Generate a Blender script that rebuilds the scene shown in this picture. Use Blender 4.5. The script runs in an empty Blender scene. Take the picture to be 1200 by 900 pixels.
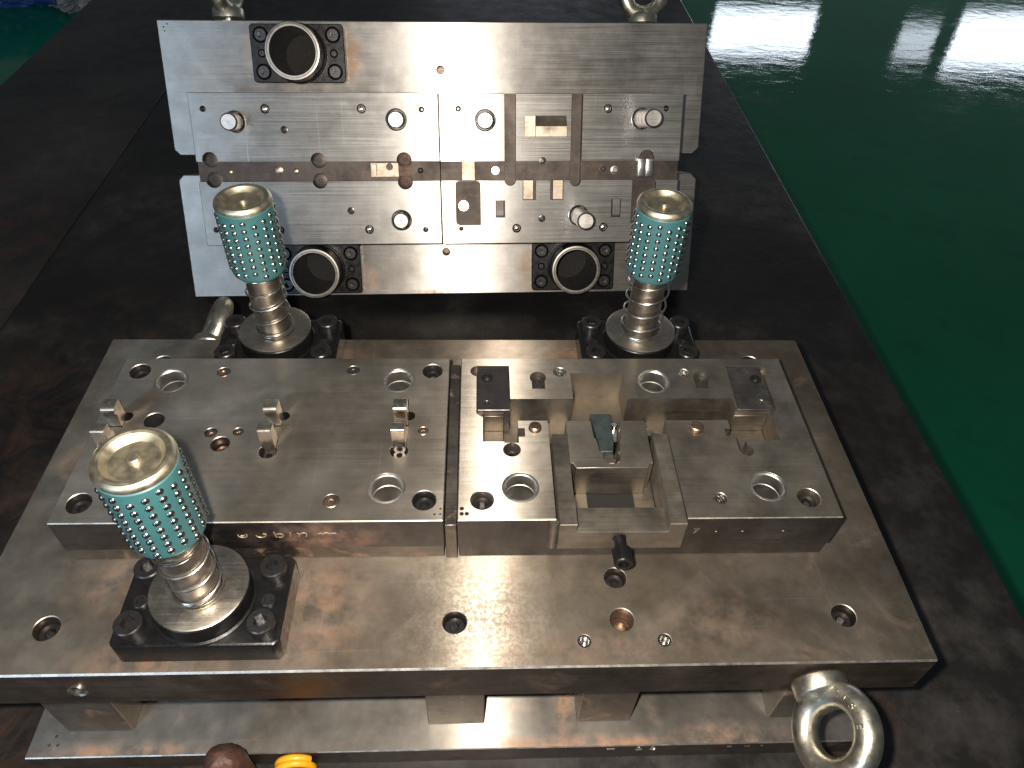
import bpy, bmesh, math, random
from mathutils import Vector, Matrix
from mathutils import noise as mn
random.seed(7)
MM = 0.001
SC = bpy.context.scene
COL = SC.collection

# ------------------------------------------------------------------ camera
def cam_axes(p, y, r):
    right, fwd, up = Vector((1, 0, 0)), Vector((0, math.cos(p), -math.sin(p))), Vector((0, math.sin(p), math.cos(p)))
    R = Matrix.Rotation(y, 3, 'Z')
    right, fwd, up = R @ right, R @ fwd, R @ up
    r2 = math.cos(r) * right + math.sin(r) * up
    u2 = -math.sin(r) * right + math.cos(r) * up
    return r2, u2, fwd
CAM = Vector((317.16, -197.6, 438.96)) * MM
ax, ay, af = cam_axes(0.78382, -0.05989, 0.04136)
cd = bpy.data.cameras.new('camera')
co = bpy.data.objects.new('camera', cd)
COL.objects.link(co)
co.matrix_world = Matrix.Translation(CAM) @ Matrix((ax, ay, -af)).transposed().to_4x4()
cd.sensor_fit = 'HORIZONTAL'
cd.sensor_width = 36.0
cd.lens = 36.0 * 877.07 / 1200.0
cd.clip_start = 0.01
cd.clip_end = 60.0
SC.camera = co

# ------------------------------------------------------------------ world and lamps
wd = bpy.data.worlds.new('World')
SC.world = wd
wd.use_nodes = True
bg = wd.node_tree.nodes['Background']
bg.inputs[0].default_value = (0.86, 0.93, 1.0, 1)
bg.inputs[1].default_value = 0.09

def area(name, loc, target, sx, sy, power, col):
    l = bpy.data.lights.new(name, 'AREA')
    l.shape = 'RECTANGLE'
    l.size, l.size_y = sx, sy
    l.energy = power
    l.color = col
    o = bpy.data.objects.new(name, l)
    COL.objects.link(o)
    o.location = loc
    o.rotation_euler = (Vector(target) - Vector(loc)).to_track_quat('-Z', 'Y').to_euler()
    return o
# the phone's flash, beside the lens
fl = bpy.data.lights.new('camera_flash', 'POINT')
fl.energy = 30.0
fl.shadow_soft_size = 0.006
fl.color = (1.0, 0.90, 0.78)
flo = bpy.data.objects.new('camera_flash', fl)
COL.objects.link(flo)
flo.location = CAM + ax * -0.025 + ay * 0.012
# windows in the far wall of the workshop (seen mirrored in the floor)
WIN = (0.80, 0.88, 1.0)
area('far_window_light', (0.7, 7.0, 0.19), (0.7, 0, 0.19), 1.6, 0.44, 11, WIN)
area('far_window_light', (2.95, 7.0, 0.20), (2.95, 0, 0.20), 0.95, 0.40, 11, WIN)
area('far_window_light', (4.45, 7.0, 0.26), (4.45, 0, 0.26), 0.35, 0.30, 1.2, WIN)
area('far_window_light', (5.35, 7.0, 0.25), (5.35, 0, 0.25), 1.1, 0.50, 14, WIN)
# daylight from a tall window behind and to the left
area('side_window_light', (-1.75, -2.8, 1.15), (0.1, 0.4, 0.0), 1.7, 1.5, 46, (0.60, 0.79, 1.0))

SC.view_settings.view_transform = 'Standard'
SC.view_settings.look = 'None'
SC.view_settings.exposure = 0.0
SC.view_settings.gamma = 1.0
SC.view_settings.use_curve_mapping = False

# ------------------------------------------------------------------ materials
def new_mat(name):
    m = bpy.data.materials.new(name)
    m.use_nodes = True
    nt = m.node_tree
    return m, nt, nt.nodes, nt.links, nt.nodes['Principled BSDF']

class G:
    """small node helper"""
    def __init__(self, nt):
        self.nt, self.n, self.l = nt, nt.nodes, nt.links
        self.tc = self.n.new('ShaderNodeTexCoord')
    def vec(self, scale, rot=(0, 0, 0), loc=(0, 0, 0)):
        m = self.n.new('ShaderNodeMapping')
        m.inputs['Scale'].default_value = scale
        m.inputs['Rotation'].default_value = rot
        m.inputs['Location'].default_value = loc
        self.l.new(self.tc.outputs['Object'], m.inputs['Vector'])
        return m.outputs[0]
    def noise(self, scale, detail=4, rough=0.55, stretch=(1, 1, 1), rot=(0, 0, 0), loc=(0, 0, 0), dist=0.0):
        t = self.n.new('ShaderNodeTexNoise')
        t.inputs['Scale'].default_value = scale
        t.inputs['Detail'].default_value = detail
        t.inputs['Roughness'].default_value = rough
        t.inputs['Distortion'].default_value = dist
        self.l.new(self.vec(stretch, rot, loc), t.inputs['Vector'])
        return t.outputs['Fac']
    def ramp(self, f, a, b, lo=0.0, hi=1.0):
        r = self.n.new('ShaderNodeMapRange')
        r.inputs[1].default_value, r.inputs[2].default_value = a, b
        r.inputs[3].default_value, r.inputs[4].default_value = lo, hi
        r.clamp = True
        self.l.new(f, r.inputs[0])
        return r.outputs[0]
    def mth(self, op, a, b):
        m = self.n.new('ShaderNodeMath')
        m.operation = op
        for i, x in enumerate((a, b)):
            if isinstance(x, (int, float)):
                m.inputs[i].default_value = x
            else:
                self.l.new(x, m.inputs[i])
        return m.outputs[0]
    def mix(self, f, a, b):
        m = self.n.new('ShaderNodeMix')
        m.data_type = 'RGBA'
        if isinstance(f, (int, float)):
            m.inputs[0].default_value = f
        else:
            self.l.new(f, m.inputs[0])
        for i, x in ((6, a), (7, b)):
            if isinstance(x, tuple):
                m.inputs[i].default_value = (*x, 1)
            else:
                self.l.new(x, m.inputs[i])
        return m.outputs[2]
    def near(self, c, r, soft=0.5):
        """1 inside an ellipsoid of radii r (mm) about c (mm), fading outwards"""
        mp = self.n.new('ShaderNodeMapping')
        mp.inputs['Scale'].default_value = tuple(1.0 / (x * MM) for x in r)
        mp.inputs['Location'].default_value = tuple(-a / b for a, b in zip(c, r))
        self.l.new(self.tc.outputs['Object'], mp.inputs['Vector'])
        ln = self.n.new('ShaderNodeVectorMath')
        ln.operation = 'LENGTH'
        self.l.new(mp.outputs[0], ln.inputs[0])
        return self.ramp(ln.outputs['Value'], 1.0 - soft, 1.0, 1.0, 0.0)
    def bump(self, h, dist, strength=1.0, base=None):
        b = self.n.new('ShaderNodeBump')
        b.inputs['Strength'].default_value = strength
        b.inputs['Distance'].default_value = dist
        self.l.new(h, b.inputs['Height'])
        if base is not None:
            self.l.new(base, b.inputs['Normal'])
        return b.outputs[0]
    def tangent(self, v):
        t = self.n.new('ShaderNodeVectorTransform')
        t.vector_type = 'VECTOR'
        t.convert_from, t.convert_to = 'OBJECT', 'WORLD'
        t.inputs[0].default_value = v
        return t.outputs[0]

def steel(name, c0, c1, rough=0.36, aniso=0.0, tan=(1, 0, 0), grain=(12, 900, 900), rust=0.0, rust_col=(0.20, 0.10, 0.055),
          grime=0.4, stains=(), pits=(), cloud=22, seed=0.0, scratch=0.25, rvar=0.16, alobe=(0.35, 0.205), asp=0.77, gw=0.2):
    m, nt, n, l, p = new_mat(name)
    g = G(nt)
    off = (seed, seed * 1.7, seed * 0.6)
    cl = g.noise(cloud, 6, 0.62, loc=off)
    cl2 = g.noise(cloud * 4.3, 5, 0.6, loc=off)
    br = g.noise(1.0, 3, 0.6, stretch=grain, loc=off)
    sp = g.noise(900, 2, 0.6, loc=off)
    f = g.mth('ADD', g.mth('MULTIPLY', g.ramp(cl, 0.3, 0.7), 0.55), g.mth('MULTIPLY', g.ramp(cl2, 0.32, 0.68), 0.38))
    f = g.mth('ADD', f, g.mth('MULTIPLY', g.ramp(br, 0.3, 0.7), gw))
    col = g.mix(f, c0, c1)
    gr = g.mth('MULTIPLY', g.ramp(g.noise(cloud * 0.8, 7, 0.66, loc=(3.1 + seed, 1, 2)), 0.5, 0.72), grime)
    col = g.mix(gr, col, tuple(x * 0.5 for x in c0))
    # fine bright scuffs, two directions
    s1 = g.ramp(g.noise(1, 2, 0.5, stretch=(420, 9, 9), rot=(0.3, 0.5, 0.7), loc=off, dist=0.35), 0.69, 0.78)
    s2 = g.ramp(g.noise(1, 2, 0.5, stretch=(10, 520, 520), rot=(0.2, 0.25, 0.35), loc=off, dist=0.3), 0.69, 0.78)
    sc = g.mth('MULTIPLY', g.mth('MAXIMUM', s1, s2), scratch)
    col = g.mix(sc, col, tuple(min(1, x * 1.35) for x in c1))
    bl = g.mth('MULTIPLY', g.ramp(g.noise(cloud * 0.45, 8, 0.7, loc=(1.3 + seed, 4, 2), dist=1.0), 0.44, 0.62), grime * 0.55)
    col = g.mix(bl, col, tuple(x * y for x, y in zip(c0, (0.85, 0.78, 0.70))))
    rm = None
    if rust > 0:
        rn = g.noise(cloud * 1.6, 8, 0.68, loc=(7 + seed, 2, 5), dist=0.6)
        rm = g.mth('MULTIPLY', g.ramp(rn, 0.56, 0.74), rust)
    for (c, r, k) in stains:
        s = g.mth('MULTIPLY', g.near(c, r, 0.75), g.ramp(g.noise(70, 6, 0.65, loc=off), 0.36, 0.62))
        s = g.mth('MULTIPLY', s, k)
        rm = s if rm is None else g.mth('MAXIMUM', rm, s)
    rr = g.mth('ADD', g.mth('MULTIPLY', g.ramp(cl, 0.3, 0.7), rvar), rough - rvar * 0.5)
    rr = g.mth('ADD', rr, g.mth('MULTIPLY', gr, 0.2))
    rr = g.mth('ADD', rr, g.ramp(br, 0.3, 0.7, -0.16 * gw, 0.16 * gw))
    for (c, r, k) in pits:
        s = g.mth('MULTIPLY', g.near(c, r, 0.9), g.ramp(g.noise(330, 5, 0.7, loc=off), 0.47, 0.53))
        rr = g.mth('ADD', rr, g.mth('MULTIPLY', s, k))
        col = g.mix(g.mth('MULTIPLY', s, 0.55), col, tuple(x * 0.6 for x in c0))
    if rm is not None:
        rcol = g.mix(cl2, rust_col, tuple(min(1, x * 1.9) for x in rust_col))
        col = g.mix(rm, col, rcol)
        rr = g.mth('ADD', rr, g.mth('MULTIPLY', rm, 0.3))
        l.new(g.mth('SUBTRACT', 1.0, g.mth('MULTIPLY', rm, 0.75)), p.inputs['Metallic'])
    else:
        p.inputs['Metallic'].default_value = 1.0
    l.new(col, p.inputs['Base Color'])
    l.new(rr, p.inputs['Roughness'])
    nb = g.bump(br, 0.00035 * gw, 0.5)
    nb = g.bump(sp, 0.00004, 0.35, nb)
    l.new(nb, p.inputs['Normal'])
    if aniso:
        # grinding lines: a second lobe, narrow along the grain and wide across it
        gl = n.new('ShaderNodeBsdfAnisotropic')
        gl.distribution = 'MULTI_GGX'
        gl.inputs['Anisotropy'].default_value = asp
        l.new(g.mth('ADD', g.mth('MULTIPLY', rr, alobe[0]), alobe[1]), gl.inputs['Roughness'])
        l.new(col, gl.inputs['Color'])
        l.new(g.tangent(tan), gl.inputs['Tangent'])
        l.new(nb, gl.inputs['Normal'])
        mx = n.new('ShaderNodeMixShader')
        fa = g.mth('MULTIPLY', g.ramp(br, 0.25, 0.75, 0.75, 1.0), aniso)
        if rm is not None:
            fa = g.mth('MULTIPLY', fa, g.mth('SUBTRACT', 1.0, rm))
        l.new(fa, mx.inputs[0])
        l.new(p.outputs[0], mx.inputs[1])
        l.new(gl.outputs[0], mx.inputs[2])
        l.new(mx.outputs[0], n['Material Output'].inputs['Surface'])
    return m

def plain(name, col, rough=0.5, metal=0.0, var=0.25, scale=60, bump=0.0, bscale=500, col2=None, coat=0.0):
    m, nt, n, l, p = new_mat(name)
    g = G(nt)
    f = g.ramp(g.noise(scale, 6, 0.62), 0.3, 0.7)
    c2 = col2 if col2 else tuple(x * (1 - var) for x in col)
    l.new(g.mix(f, col, c2), p.inputs['Base Color'])
    l.new(g.ramp(g.noise(scale * 2.3, 5, 0.6, loc=(4, 4, 4)), 0.3, 0.7, max(0.03, rough - 0.09), min(1, rough + 0.09)), p.inputs['Roughness'])
    p.inputs['Metallic'].default_value = metal
    p.inputs['Coat Weight'].default_value = coat
    if bump:
        l.new(g.bump(g.noise(bscale, 4, 0.6), bump), p.inputs['Normal'])
    return m

WARM0, WARM1 = (0.40, 0.365, 0.32), (0.62, 0.585, 0.53)
COOL0, COOL1 = (0.42, 0.415, 0.41), (0.66, 0.66, 0.66)
M = {}
M['shoe'] = steel('shoe_ground_steel', (0.155, 0.130, 0.103), (0.38, 0.338, 0.283), 0.60, 0.48, (0.9976, -0.07, 0), gw=0.08, rust=0.3, grime=0.65, cloud=16,
                  stains=[((120, 4, 0), (60, 26, 30), 0.55), ((215, 40, 0), (45, 55, 20), 0.5), ((465, 25, 0), (60, 30, 20), 0.25),
                          ((398, 12, 0), (50, 14, 20), 0.4), ((210, 252, 0), (30, 40, 20), 0.8), ((395, 270, 0), (25, 40, 20), 0.55), ((90, 60, 0), (50, 40, 20), 0.35)],
                  pits=[((318, 30, 0), (75, 75, 40), 0.22)], seed=1.0)
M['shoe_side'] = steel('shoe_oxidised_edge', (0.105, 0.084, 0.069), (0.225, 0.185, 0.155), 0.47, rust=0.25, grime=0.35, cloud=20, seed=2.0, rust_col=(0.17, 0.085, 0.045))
M['base'] = steel('base_plate_steel', (0.215, 0.20, 0.178), (0.42, 0.40, 0.37), 0.56, 0.50, (0.9976, -0.07, 0), gw=0.08, rust=0.2, cloud=18, seed=3.0, rust_col=(0.33, 0.17, 0.09),
                  stains=[((395, 2, -133), (110, 9, 20), 0.8), ((500, 2, -133), (60, 18, 20), 0.6), ((60, 3, -133), (90, 10, 20), 0.6), ((380, 40, -133), (10, 45, 20), 0.8)])
M['edge'] = steel('worn_edge', (0.36, 0.33, 0.29), (0.66, 0.63, 0.58), 0.42, rust=0.1, grime=0.6, cloud=90, seed=21.0)
M['riser'] = steel('riser_steel', (0.13, 0.115, 0.10), (0.25, 0.225, 0.195), 0.5, rust=0.8, cloud=24, seed=4.0, rust_col=(0.27, 0.13, 0.07))
M['plate_l'] = steel('left_plate_ground', (0.225, 0.20, 0.168), (0.44, 0.408, 0.36), 0.58, 0.45, (0.9976, -0.07, 0), rust=0.12, grime=0.6, cloud=13, seed=5.0, scratch=0.3)
M['plate_r'] = steel('right_plate_ground', (0.225, 0.20, 0.168), (0.44, 0.408, 0.36), 0.58, 0.48, (0.9976, -0.07, 0), rust=0.10, grime=0.5, cloud=17, seed=6.0)
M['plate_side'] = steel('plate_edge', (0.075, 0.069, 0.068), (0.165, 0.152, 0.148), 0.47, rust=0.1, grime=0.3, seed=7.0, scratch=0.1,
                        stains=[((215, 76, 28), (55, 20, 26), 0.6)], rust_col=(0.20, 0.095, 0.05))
M['pocket'] = steel('milled_pocket', (0.20, 0.178, 0.148), (0.32, 0.288, 0.24), 0.52, rust=0.05, grime=0.3, cloud=40, seed=8.0, scratch=0.1)
M['insert_dark'] = plain('dark_tool_steel', (0.10, 0.09, 0.088), 0.40, 0.75, 0.35, 90, 0.00004, 700)
M['insert_grey'] = steel('grey_tool_steel', (0.17, 0.158, 0.145), (0.30, 0.28, 0.258), 0.45, rust=0.1, cloud=50, seed=22.0)
M['upper_shoe'] = steel('upper_shoe_ground', (0.37, 0.35, 0.325), (0.76, 0.74, 0.71), 0.54, 0.97, (1, 0, 0), alobe=(0.35, 0.265), asp=0.70, grain=(12, 900, 900), rust=0.10, grime=0.5, cloud=13, seed=9.0, scratch=0.45,
                        stains=[((207, 0, 268), (16, 20, 38), 0.95), ((92, 0, 268), (8, 20, 34), 0.3), ((150, 0, 236), (62, 20, 8), 0.4), ((212, 0, 20), (14, 20, 26), 0.85),
                                ((402, 0, 30), (14, 20, 38), 0.7), ((290, 0, 3), (36, 20, 5), 0.7), ((60, 0, 250), (60, 20, 40), 0.12)], rust_col=(0.34, 0.20, 0.10))
M['stripper'] = steel('stripper_ground', (0.41, 0.395, 0.375), (0.73, 0.715, 0.69), 0.54, 0.97, (1, 0, 0), alobe=(0.35, 0.265), asp=0.70, grain=(10, 900, 1000), rust=0.05, grime=0.45, cloud=14, seed=10.0, scratch=0.5)
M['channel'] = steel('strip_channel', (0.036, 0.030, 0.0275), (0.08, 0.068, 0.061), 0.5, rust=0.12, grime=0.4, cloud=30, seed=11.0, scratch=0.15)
M['rusty_pocket'] = steel('rusty_pocket_floor', (0.05, 0.036, 0.03), (0.10, 0.07, 0.058), 0.55, rust=0.6, cloud=60, seed=12.0, rust_col=(0.075, 0.034, 0.022))
M['bright'] = steel('bright_turned_steel', (0.62, 0.60, 0.57), (0.80, 0.78, 0.75), 0.22, rust=0.03, grime=0.25, cloud=60, seed=13.0, scratch=0.2)
M['pin'] = steel('ground_pin', (0.32, 0.305, 0.29), (0.48, 0.465, 0.445), 0.38, rust=0.03, grime=0.25, cloud=60, seed=19.0, scratch=0.2)
M['ringsteel'] = steel('sleeve_ring', (0.22, 0.205, 0.185), (0.36, 0.335, 0.305), 0.4, rust=0.05, cloud=60, seed=20.0)
M['bush'] = steel('honed_bushing', (0.50, 0.485, 0.465), (0.72, 0.70, 0.67), 0.40, rust=0.03, grime=0.25, cloud=60, seed=23.0, scratch=0.2)
M['post'] = steel('hardened_post', (0.27, 0.24, 0.21), (0.44, 0.395, 0.345), 0.38, rust=0.25, grime=0.35, cloud=45, seed=14.0, scratch=0.2, rust_col=(0.30, 0.17, 0.10))
M['washer'] = steel('collar_face', (0.42, 0.385, 0.33), (0.58, 0.54, 0.47), 0.33, rust=0.08, cloud=50, seed=15.0)
M['black'] = plain('black_oxide', (0.010, 0.0098, 0.0105), 0.34, 0.3, 0.45, 80, 0.00012, 260)
M['blackbolt'] = plain('black_bolt', (0.085, 0.083, 0.085), 0.31, 0.85, 0.4, 200, 0.00006, 900)
M['teal'] = plain('turquoise_cage', (0.025, 0.098, 0.110), 0.44, 0.0, 0.3, 55, 0.00006, 260, col2=(0.040, 0.120, 0.126))
M['ball'] = plain('steel_ball', (0.34, 0.335, 0.325), 0.24, 1.0, 0.1, 300)
M['gold'] = plain('yellow_zinc_cap', (0.64, 0.58, 0.44), 0.42, 1.0, 0.2, 70, 0.00003, 400, col2=(0.52, 0.465, 0.34))
M['eye'] = plain('zinc_eyebolt', (0.60, 0.575, 0.49), 0.37, 1.0, 0.3, 60, 0.00022, 170, col2=(0.45, 0.42, 0.35))
M['tan'] = steel('punch_steel', (0.27, 0.225, 0.175), (0.42, 0.355, 0.285), 0.5, rust=0.12, cloud=80, seed=16.0, rust_col=(0.40, 0.24, 0.13))
M['lifter'] = steel('lifter_steel', (0.45, 0.40, 0.34), (0.64, 0.58, 0.51), 0.33, rust=0.25, cloud=120, seed=17.0, rust_col=(0.42, 0.24, 0.13))
M['copper'] = steel('brown_pin', (0.38, 0.27, 0.20), (0.52, 0.38, 0.29), 0.36, rust=0.2, cloud=150, seed=18.0)
M['slug'] = plain('blue_green_oiled_steel', (0.05, 0.068, 0.07), 0.33, 0.7, 0.35, 120, col2=(0.11, 0.14, 0.138))
M['yellow'] = plain('yellow_spring_paint', (0.78, 0.37, 0.015), 0.38, 0.0, 0.15, 90)
M['rustbar'] = plain('rusty_forged_bar', (0.10, 0.042, 0.028), 0.6, 0.2, 0.5, 110, 0.0012, 150, col2=(0.032, 0.022, 0.02))
M['hole'] = plain('painted_hole_shade', (0.006, 0.0055, 0.005), 0.8, 0.0, 0.3, 200)  # black colour stands for the shade deep inside open holes
M['bore'] = plain('dark_honed_bore', (0.30, 0.295, 0.30), 0.33, 1.0, 0.3, 60)
M['mark'] = plain('bare_steel_mark', (0.75, 0.72, 0.68), 0.35, 1.0, 0.2, 300)
M['etch'] = plain('etched_mark', (0.55, 0.42, 0.28), 0.45, 0.6, 0.2, 300)
M['blueplastic'] = plain('blue_plastic', (0.03, 0.12, 0.42), 0.3, 0.0, 0.4, 12)
M['clearwrap'] = plain('grey_plastic_wrap', (0.42, 0.43, 0.45), 0.3, 0.0, 0.4, 30)

def table_mat(name, rustc, seed, k=1.0):
    m, nt, n, l, p = new_mat(name)
    g = G(nt)
    a = g.noise(4.5, 9, 0.66, loc=(seed, 2, 0), dist=0.4)
    b = g.noise(26, 7, 0.65, loc=(seed, 5, 0))
    st = g.noise(1, 5, 0.6, stretch=(26, 4, 10), rot=(0, 0, 0.12), loc=(seed, 0, 0))
    col = g.mix(g.ramp(a, 0.35, 0.7), (0.0065 * k, 0.0062 * k, 0.0064 * k), (0.017 * k, 0.0158 * k, 0.0148 * k))
    dust = g.mth('MULTIPLY', g.ramp(b, 0.42, 0.74), g.ramp(a, 0.44, 0.66))
    col = g.mix(g.mth('MULTIPLY', dust, 0.7), col, (0.075, 0.071, 0.068))
    spk = g.mth('MULTIPLY', g.ramp(g.noise(150, 3, 0.6, loc=(seed, 9, 0)), 0.68, 0.76), g.ramp(a, 0.5, 0.7))
    col = g.mix(g.mth('MULTIPLY', spk, 0.5), col, (0.16, 0.15, 0.14))
    rm = None
    for c, r in rustc:
        s = g.mth('MULTIPLY', g.near(c, r, 0.8), g.ramp(g.noise(16, 9, 0.7, loc=(3, seed, 0), dist=0.8), 0.44, 0.62))
        rm = s if rm is None else g.mth('MAXIMUM', rm, s)
    if rm is not None:
        col = g.mix(g.mth('MULTIPLY', rm, 0.7), col, g.mix(b, (0.022, 0.012, 0.008), (0.085, 0.046, 0.03)))
    l.new(col, p.inputs['Base Color'])
    l.new(g.ramp(b, 0.3, 0.7, 0.30, 0.55), p.inputs['Roughness'])
    p.inputs['Specular IOR Level'].default_value = 0.34
    nb = g.bump(g.noise(9, 7, 0.6), 0.0012)
    nb = g.bump(g.noise(190, 4, 0.6), 0.0003, 0.6, nb)
    l.new(nb, p.inputs['Normal'])
    return m
M['table'] = table_mat('bench_black_steel', [((-110, 330, -155), (190, 260, 60)), ((-40, 20, -155), (80, 60, 40)), ((610, 20, -155), (60, 60, 40)), ((100, -10, -155), (120, 25, 40))], 1.0)
M['table2'] = table_mat('bench_black_steel_side', [((-400, 700, -155), (220, 420, 60))], 4.0, 1.9)
def floor_mat():
    m, nt, n, l, p = new_mat('green_epoxy_floor')
    g = G(nt)
    a = g.noise(1.1, 7, 0.6)
    b = g.noise(7, 7, 0.66, loc=(2, 3, 0))
    col = g.mix(g.ramp(a, 0.3, 0.7), (0.0025, 0.150, 0.070), (0.005, 0.205, 0.098))
    col = g.mix(g.mth('MULTIPLY', g.ramp(b, 0.55, 0.75), 0.35), col, (0.004, 0.07, 0.055))
    sp = g.ramp(g.noise(60, 3, 0.6, loc=(5, 1, 0)), 0.71, 0.77)
    col = g.mix(g.mth('MULTIPLY', sp, 0.5), col, (0.09, 0.14, 0.12))
    l.new(col, p.inputs['Base Color'])
    ro = g.ramp(b, 0.3, 0.72, 0.02, 0.06)
    dull = g.ramp(g.noise(7.0, 8, 0.68, stretch=(1, 1.5, 1), loc=(9, 3, 0)), 0.47, 0.58)
    l.new(g.mth('ADD', ro, g.mth('MULTIPLY', dull, 0.03)), p.inputs['Roughness'])
    p.inputs['Specular IOR Level'].default_value = 0.28
    nb = g.bump(g.noise(2.2, 2, 0.5, stretch=(1, 1.3, 1)), 0.0006, 0.9)
    nb = g.bump(g.noise(9, 5, 0.62, stretch=(1, 1.7, 1), loc=(1, 4, 2), dist=0.4), 0.0009, 0.9, nb)
    l.new(nb, p.inputs['Normal'])
    return m
M['floor'] = floor_mat()

# ------------------------------------------------------------------ mesh helpers (all in millimetres)
def box(bm, x0, x1, y0, y1, z0, z1, mi=0):
    v = [bm.verts.new((x, y, z)) for z in (z0, z1) for y in (y0, y1) for x in (x0, x1)]
    for q in ((0, 2, 3, 1), (4, 5, 7, 6), (0, 1, 5, 4), (2, 6, 7, 3), (0, 4, 6, 2), (1, 3, 7, 5)):
        bm.faces.new([v[i] for i in q]).material_index = mi
def prism(bm, pts, a, b, axis='z', mi=0):
    """polygon extruded from a to b along axis; pts (counter-clockwise) are xy for z, xz for y"""
    if axis == 'z':
        lo, hi = [(x, y, a) for x, y in pts], [(x, y, b) for x, y in pts]
    elif axis == 'y':
        lo, hi = [(x, b, y) for x, y in pts], [(x, a, y) for x, y in pts]
    else:
        lo, hi = [(a, x, y) for x, y in pts], [(b, x, y) for x, y in pts]
    vl, vh = [bm.verts.new(p) for p in lo], [bm.verts.new(p) for p in hi]
    n = len(pts)
    bm.faces.new(vl[::-1]).material_index = mi
    bm.faces.new(vh).material_index = mi
    for i in range(n):
        bm.faces.new([vl[i], vl[(i + 1) % n], vh[(i + 1) % n], vh[i]]).material_index = mi
def circ(cx, cy, r, n=32, a0=0.0, a1=2 * math.pi, end=False):
    k = n if not end else n - 1
    return [(cx + r * math.cos(a0 + (a1 - a0) * i / k), cy + r * math.sin(a0 + (a1 - a0) * i / k)) for i in range(n)]
def cyl(bm, cx, cy, r, a, b, axis='z', n=32, mi=0):
    prism(bm, circ(cx, cy, r, n), a, b, axis, mi)
def lathe(bm, prof, cx=0, cy=0, n=48, axis='z', mi=0):
    """profile of (r, h) revolved; axis 'z' about (cx,cy); axis 'y-' grows towards -y about x=cx, z=cy"""
    rings = []
    for r, h in prof:
        if r < 1e-6:
            rings.append([bm.verts.new((cx, cy, h) if axis == 'z' else (cx, -h, cy))])
        else:
            rings.append([bm.verts.new((cx + r * math.cos(t), cy + r * math.sin(t), h) if axis == 'z' else (cx + r * math.cos(t), -h, cy + r * math.sin(t)))
                          for t in [2 * math.pi * i / n for i in range(n)]])
    for A, B in zip(rings, rings[1:]):
        if len(A) == 1 and len(B) == 1:
            continue
        for i in range(n):
            j = (i + 1) % n
            if len(A) == 1:
                f = bm.faces.new([A[0], B[i], B[j]])
            elif len(B) == 1:
                f = bm.faces.new([A[i], A[j], B[0]])
            else:
                f = bm.faces.new([A[i], A[j], B[j], B[i]])
            f.material_index = mi
def tube(bm, pts, r, n=10, closed=False, mi=0):
    pts = [Vector(p) for p in pts]
    rings = []
    N = len(pts)
    ref = None
    for i, p in enumerate(pts):
        a = pts[i - 1] if (i or closed) else pts[0]
        b = pts[(i + 1) % N] if (i < N - 1 or closed) else pts[-1]
        t = (b - a).normalized()
        if ref is None:
            ref = t.orthogonal().normalized()
        ref = (ref - t * ref.dot(t)).normalized()
        s = t.cross(ref)
        rr = r[i] if isinstance(r, (list, tuple)) else r
        rings.append([bm.verts.new(p + rr * (math.cos(q) * ref + math.sin(q) * s)) for q in [2 * math.pi * k / n for k in range(n)]])
    m = N if closed else N - 1
    for i in range(m):
        A, B = rings[i], rings[(i + 1) % N]
        for k in range(n):
            bm.faces.new([A[k], A[(k + 1) % n], B[(k + 1) % n], B[k]]).material_index = mi
    if not closed:
        bm.faces.new(rings[0][::-1]).material_index = mi
        bm.faces.new(rings[-1]).material_index = mi
def finish(bm, smooth=32):
    bmesh.ops.recalc_face_normals(bm, faces=bm.faces)
    for f in bm.faces:
        f.smooth = f.calc_area() < 230e-6
    for e in bm.edges:
        if len(e.link_faces) == 2:
            e.smooth = e.calc_face_angle(0) < math.radians(smooth)
        else:
            e.smooth = False
def obj(name, bm, mats, parent=None, bevel=0.0, segs=1, smooth=32, label=None):
    if not isinstance(mats, (list, tuple)):
        mats = [mats]
    bmesh.ops.recalc_face_normals(bm, faces=bm.faces)
    if bevel:
        ed = [e for e in bm.edges if len(e.link_faces) == 2 and e.calc_face_angle(0) > math.radians(38)]
        if ed:
            bmesh.ops.bevel(bm, geom=ed, offset=bevel, segments=segs, profile=0.5, affect='EDGES', clamp_overlap=True)
    for v in bm.verts:
        v.co *= MM
    finish(bm, smooth)
    me = bpy.data.meshes.new(name)
    bm.to_mesh(me)
    bm.free()
    for m in mats:
        me.materials.append(M[m])
    o = bpy.data.objects.new(name, me)
    COL.objects.link(o)
    if parent is not None:
        o.parent = parent
    if label:
        o['label'] = label
    return o
def bev(bm, w, segs=2):
    bmesh.ops.recalc_face_normals(bm, faces=bm.faces)
    ed = [e for e in bm.edges if len(e.link_faces) == 2 and e.calc_face_angle(0) > math.radians(38)]
    bmesh.ops.bevel(bm, geom=ed, offset=w, segments=segs, profile=0.5, affect='EDGES', clamp_overlap=True)
    return bm
def hole(bm, x, y, r, bottom, top, ch=0.45, n=32):
    """vertical drill with a chamfered mouth at height top"""
    lathe(bm, [(0, bottom), (r, bottom), (r, top - ch), (r + ch + 1.0, top + 1.0), (r + ch + 1.0, top + 6), (0, top + 6)], x, y, n)
def yhole(bm, x, z, r, bottom, top, ch=0.35, n=28):
    lathe(bm, [(0, bottom), (r, bottom), (r, top - ch), (r + ch + 1.0, top + 1.0), (r + ch + 1.0, top + 6), (0, top + 6)], x, z, n, 'y-')
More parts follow.
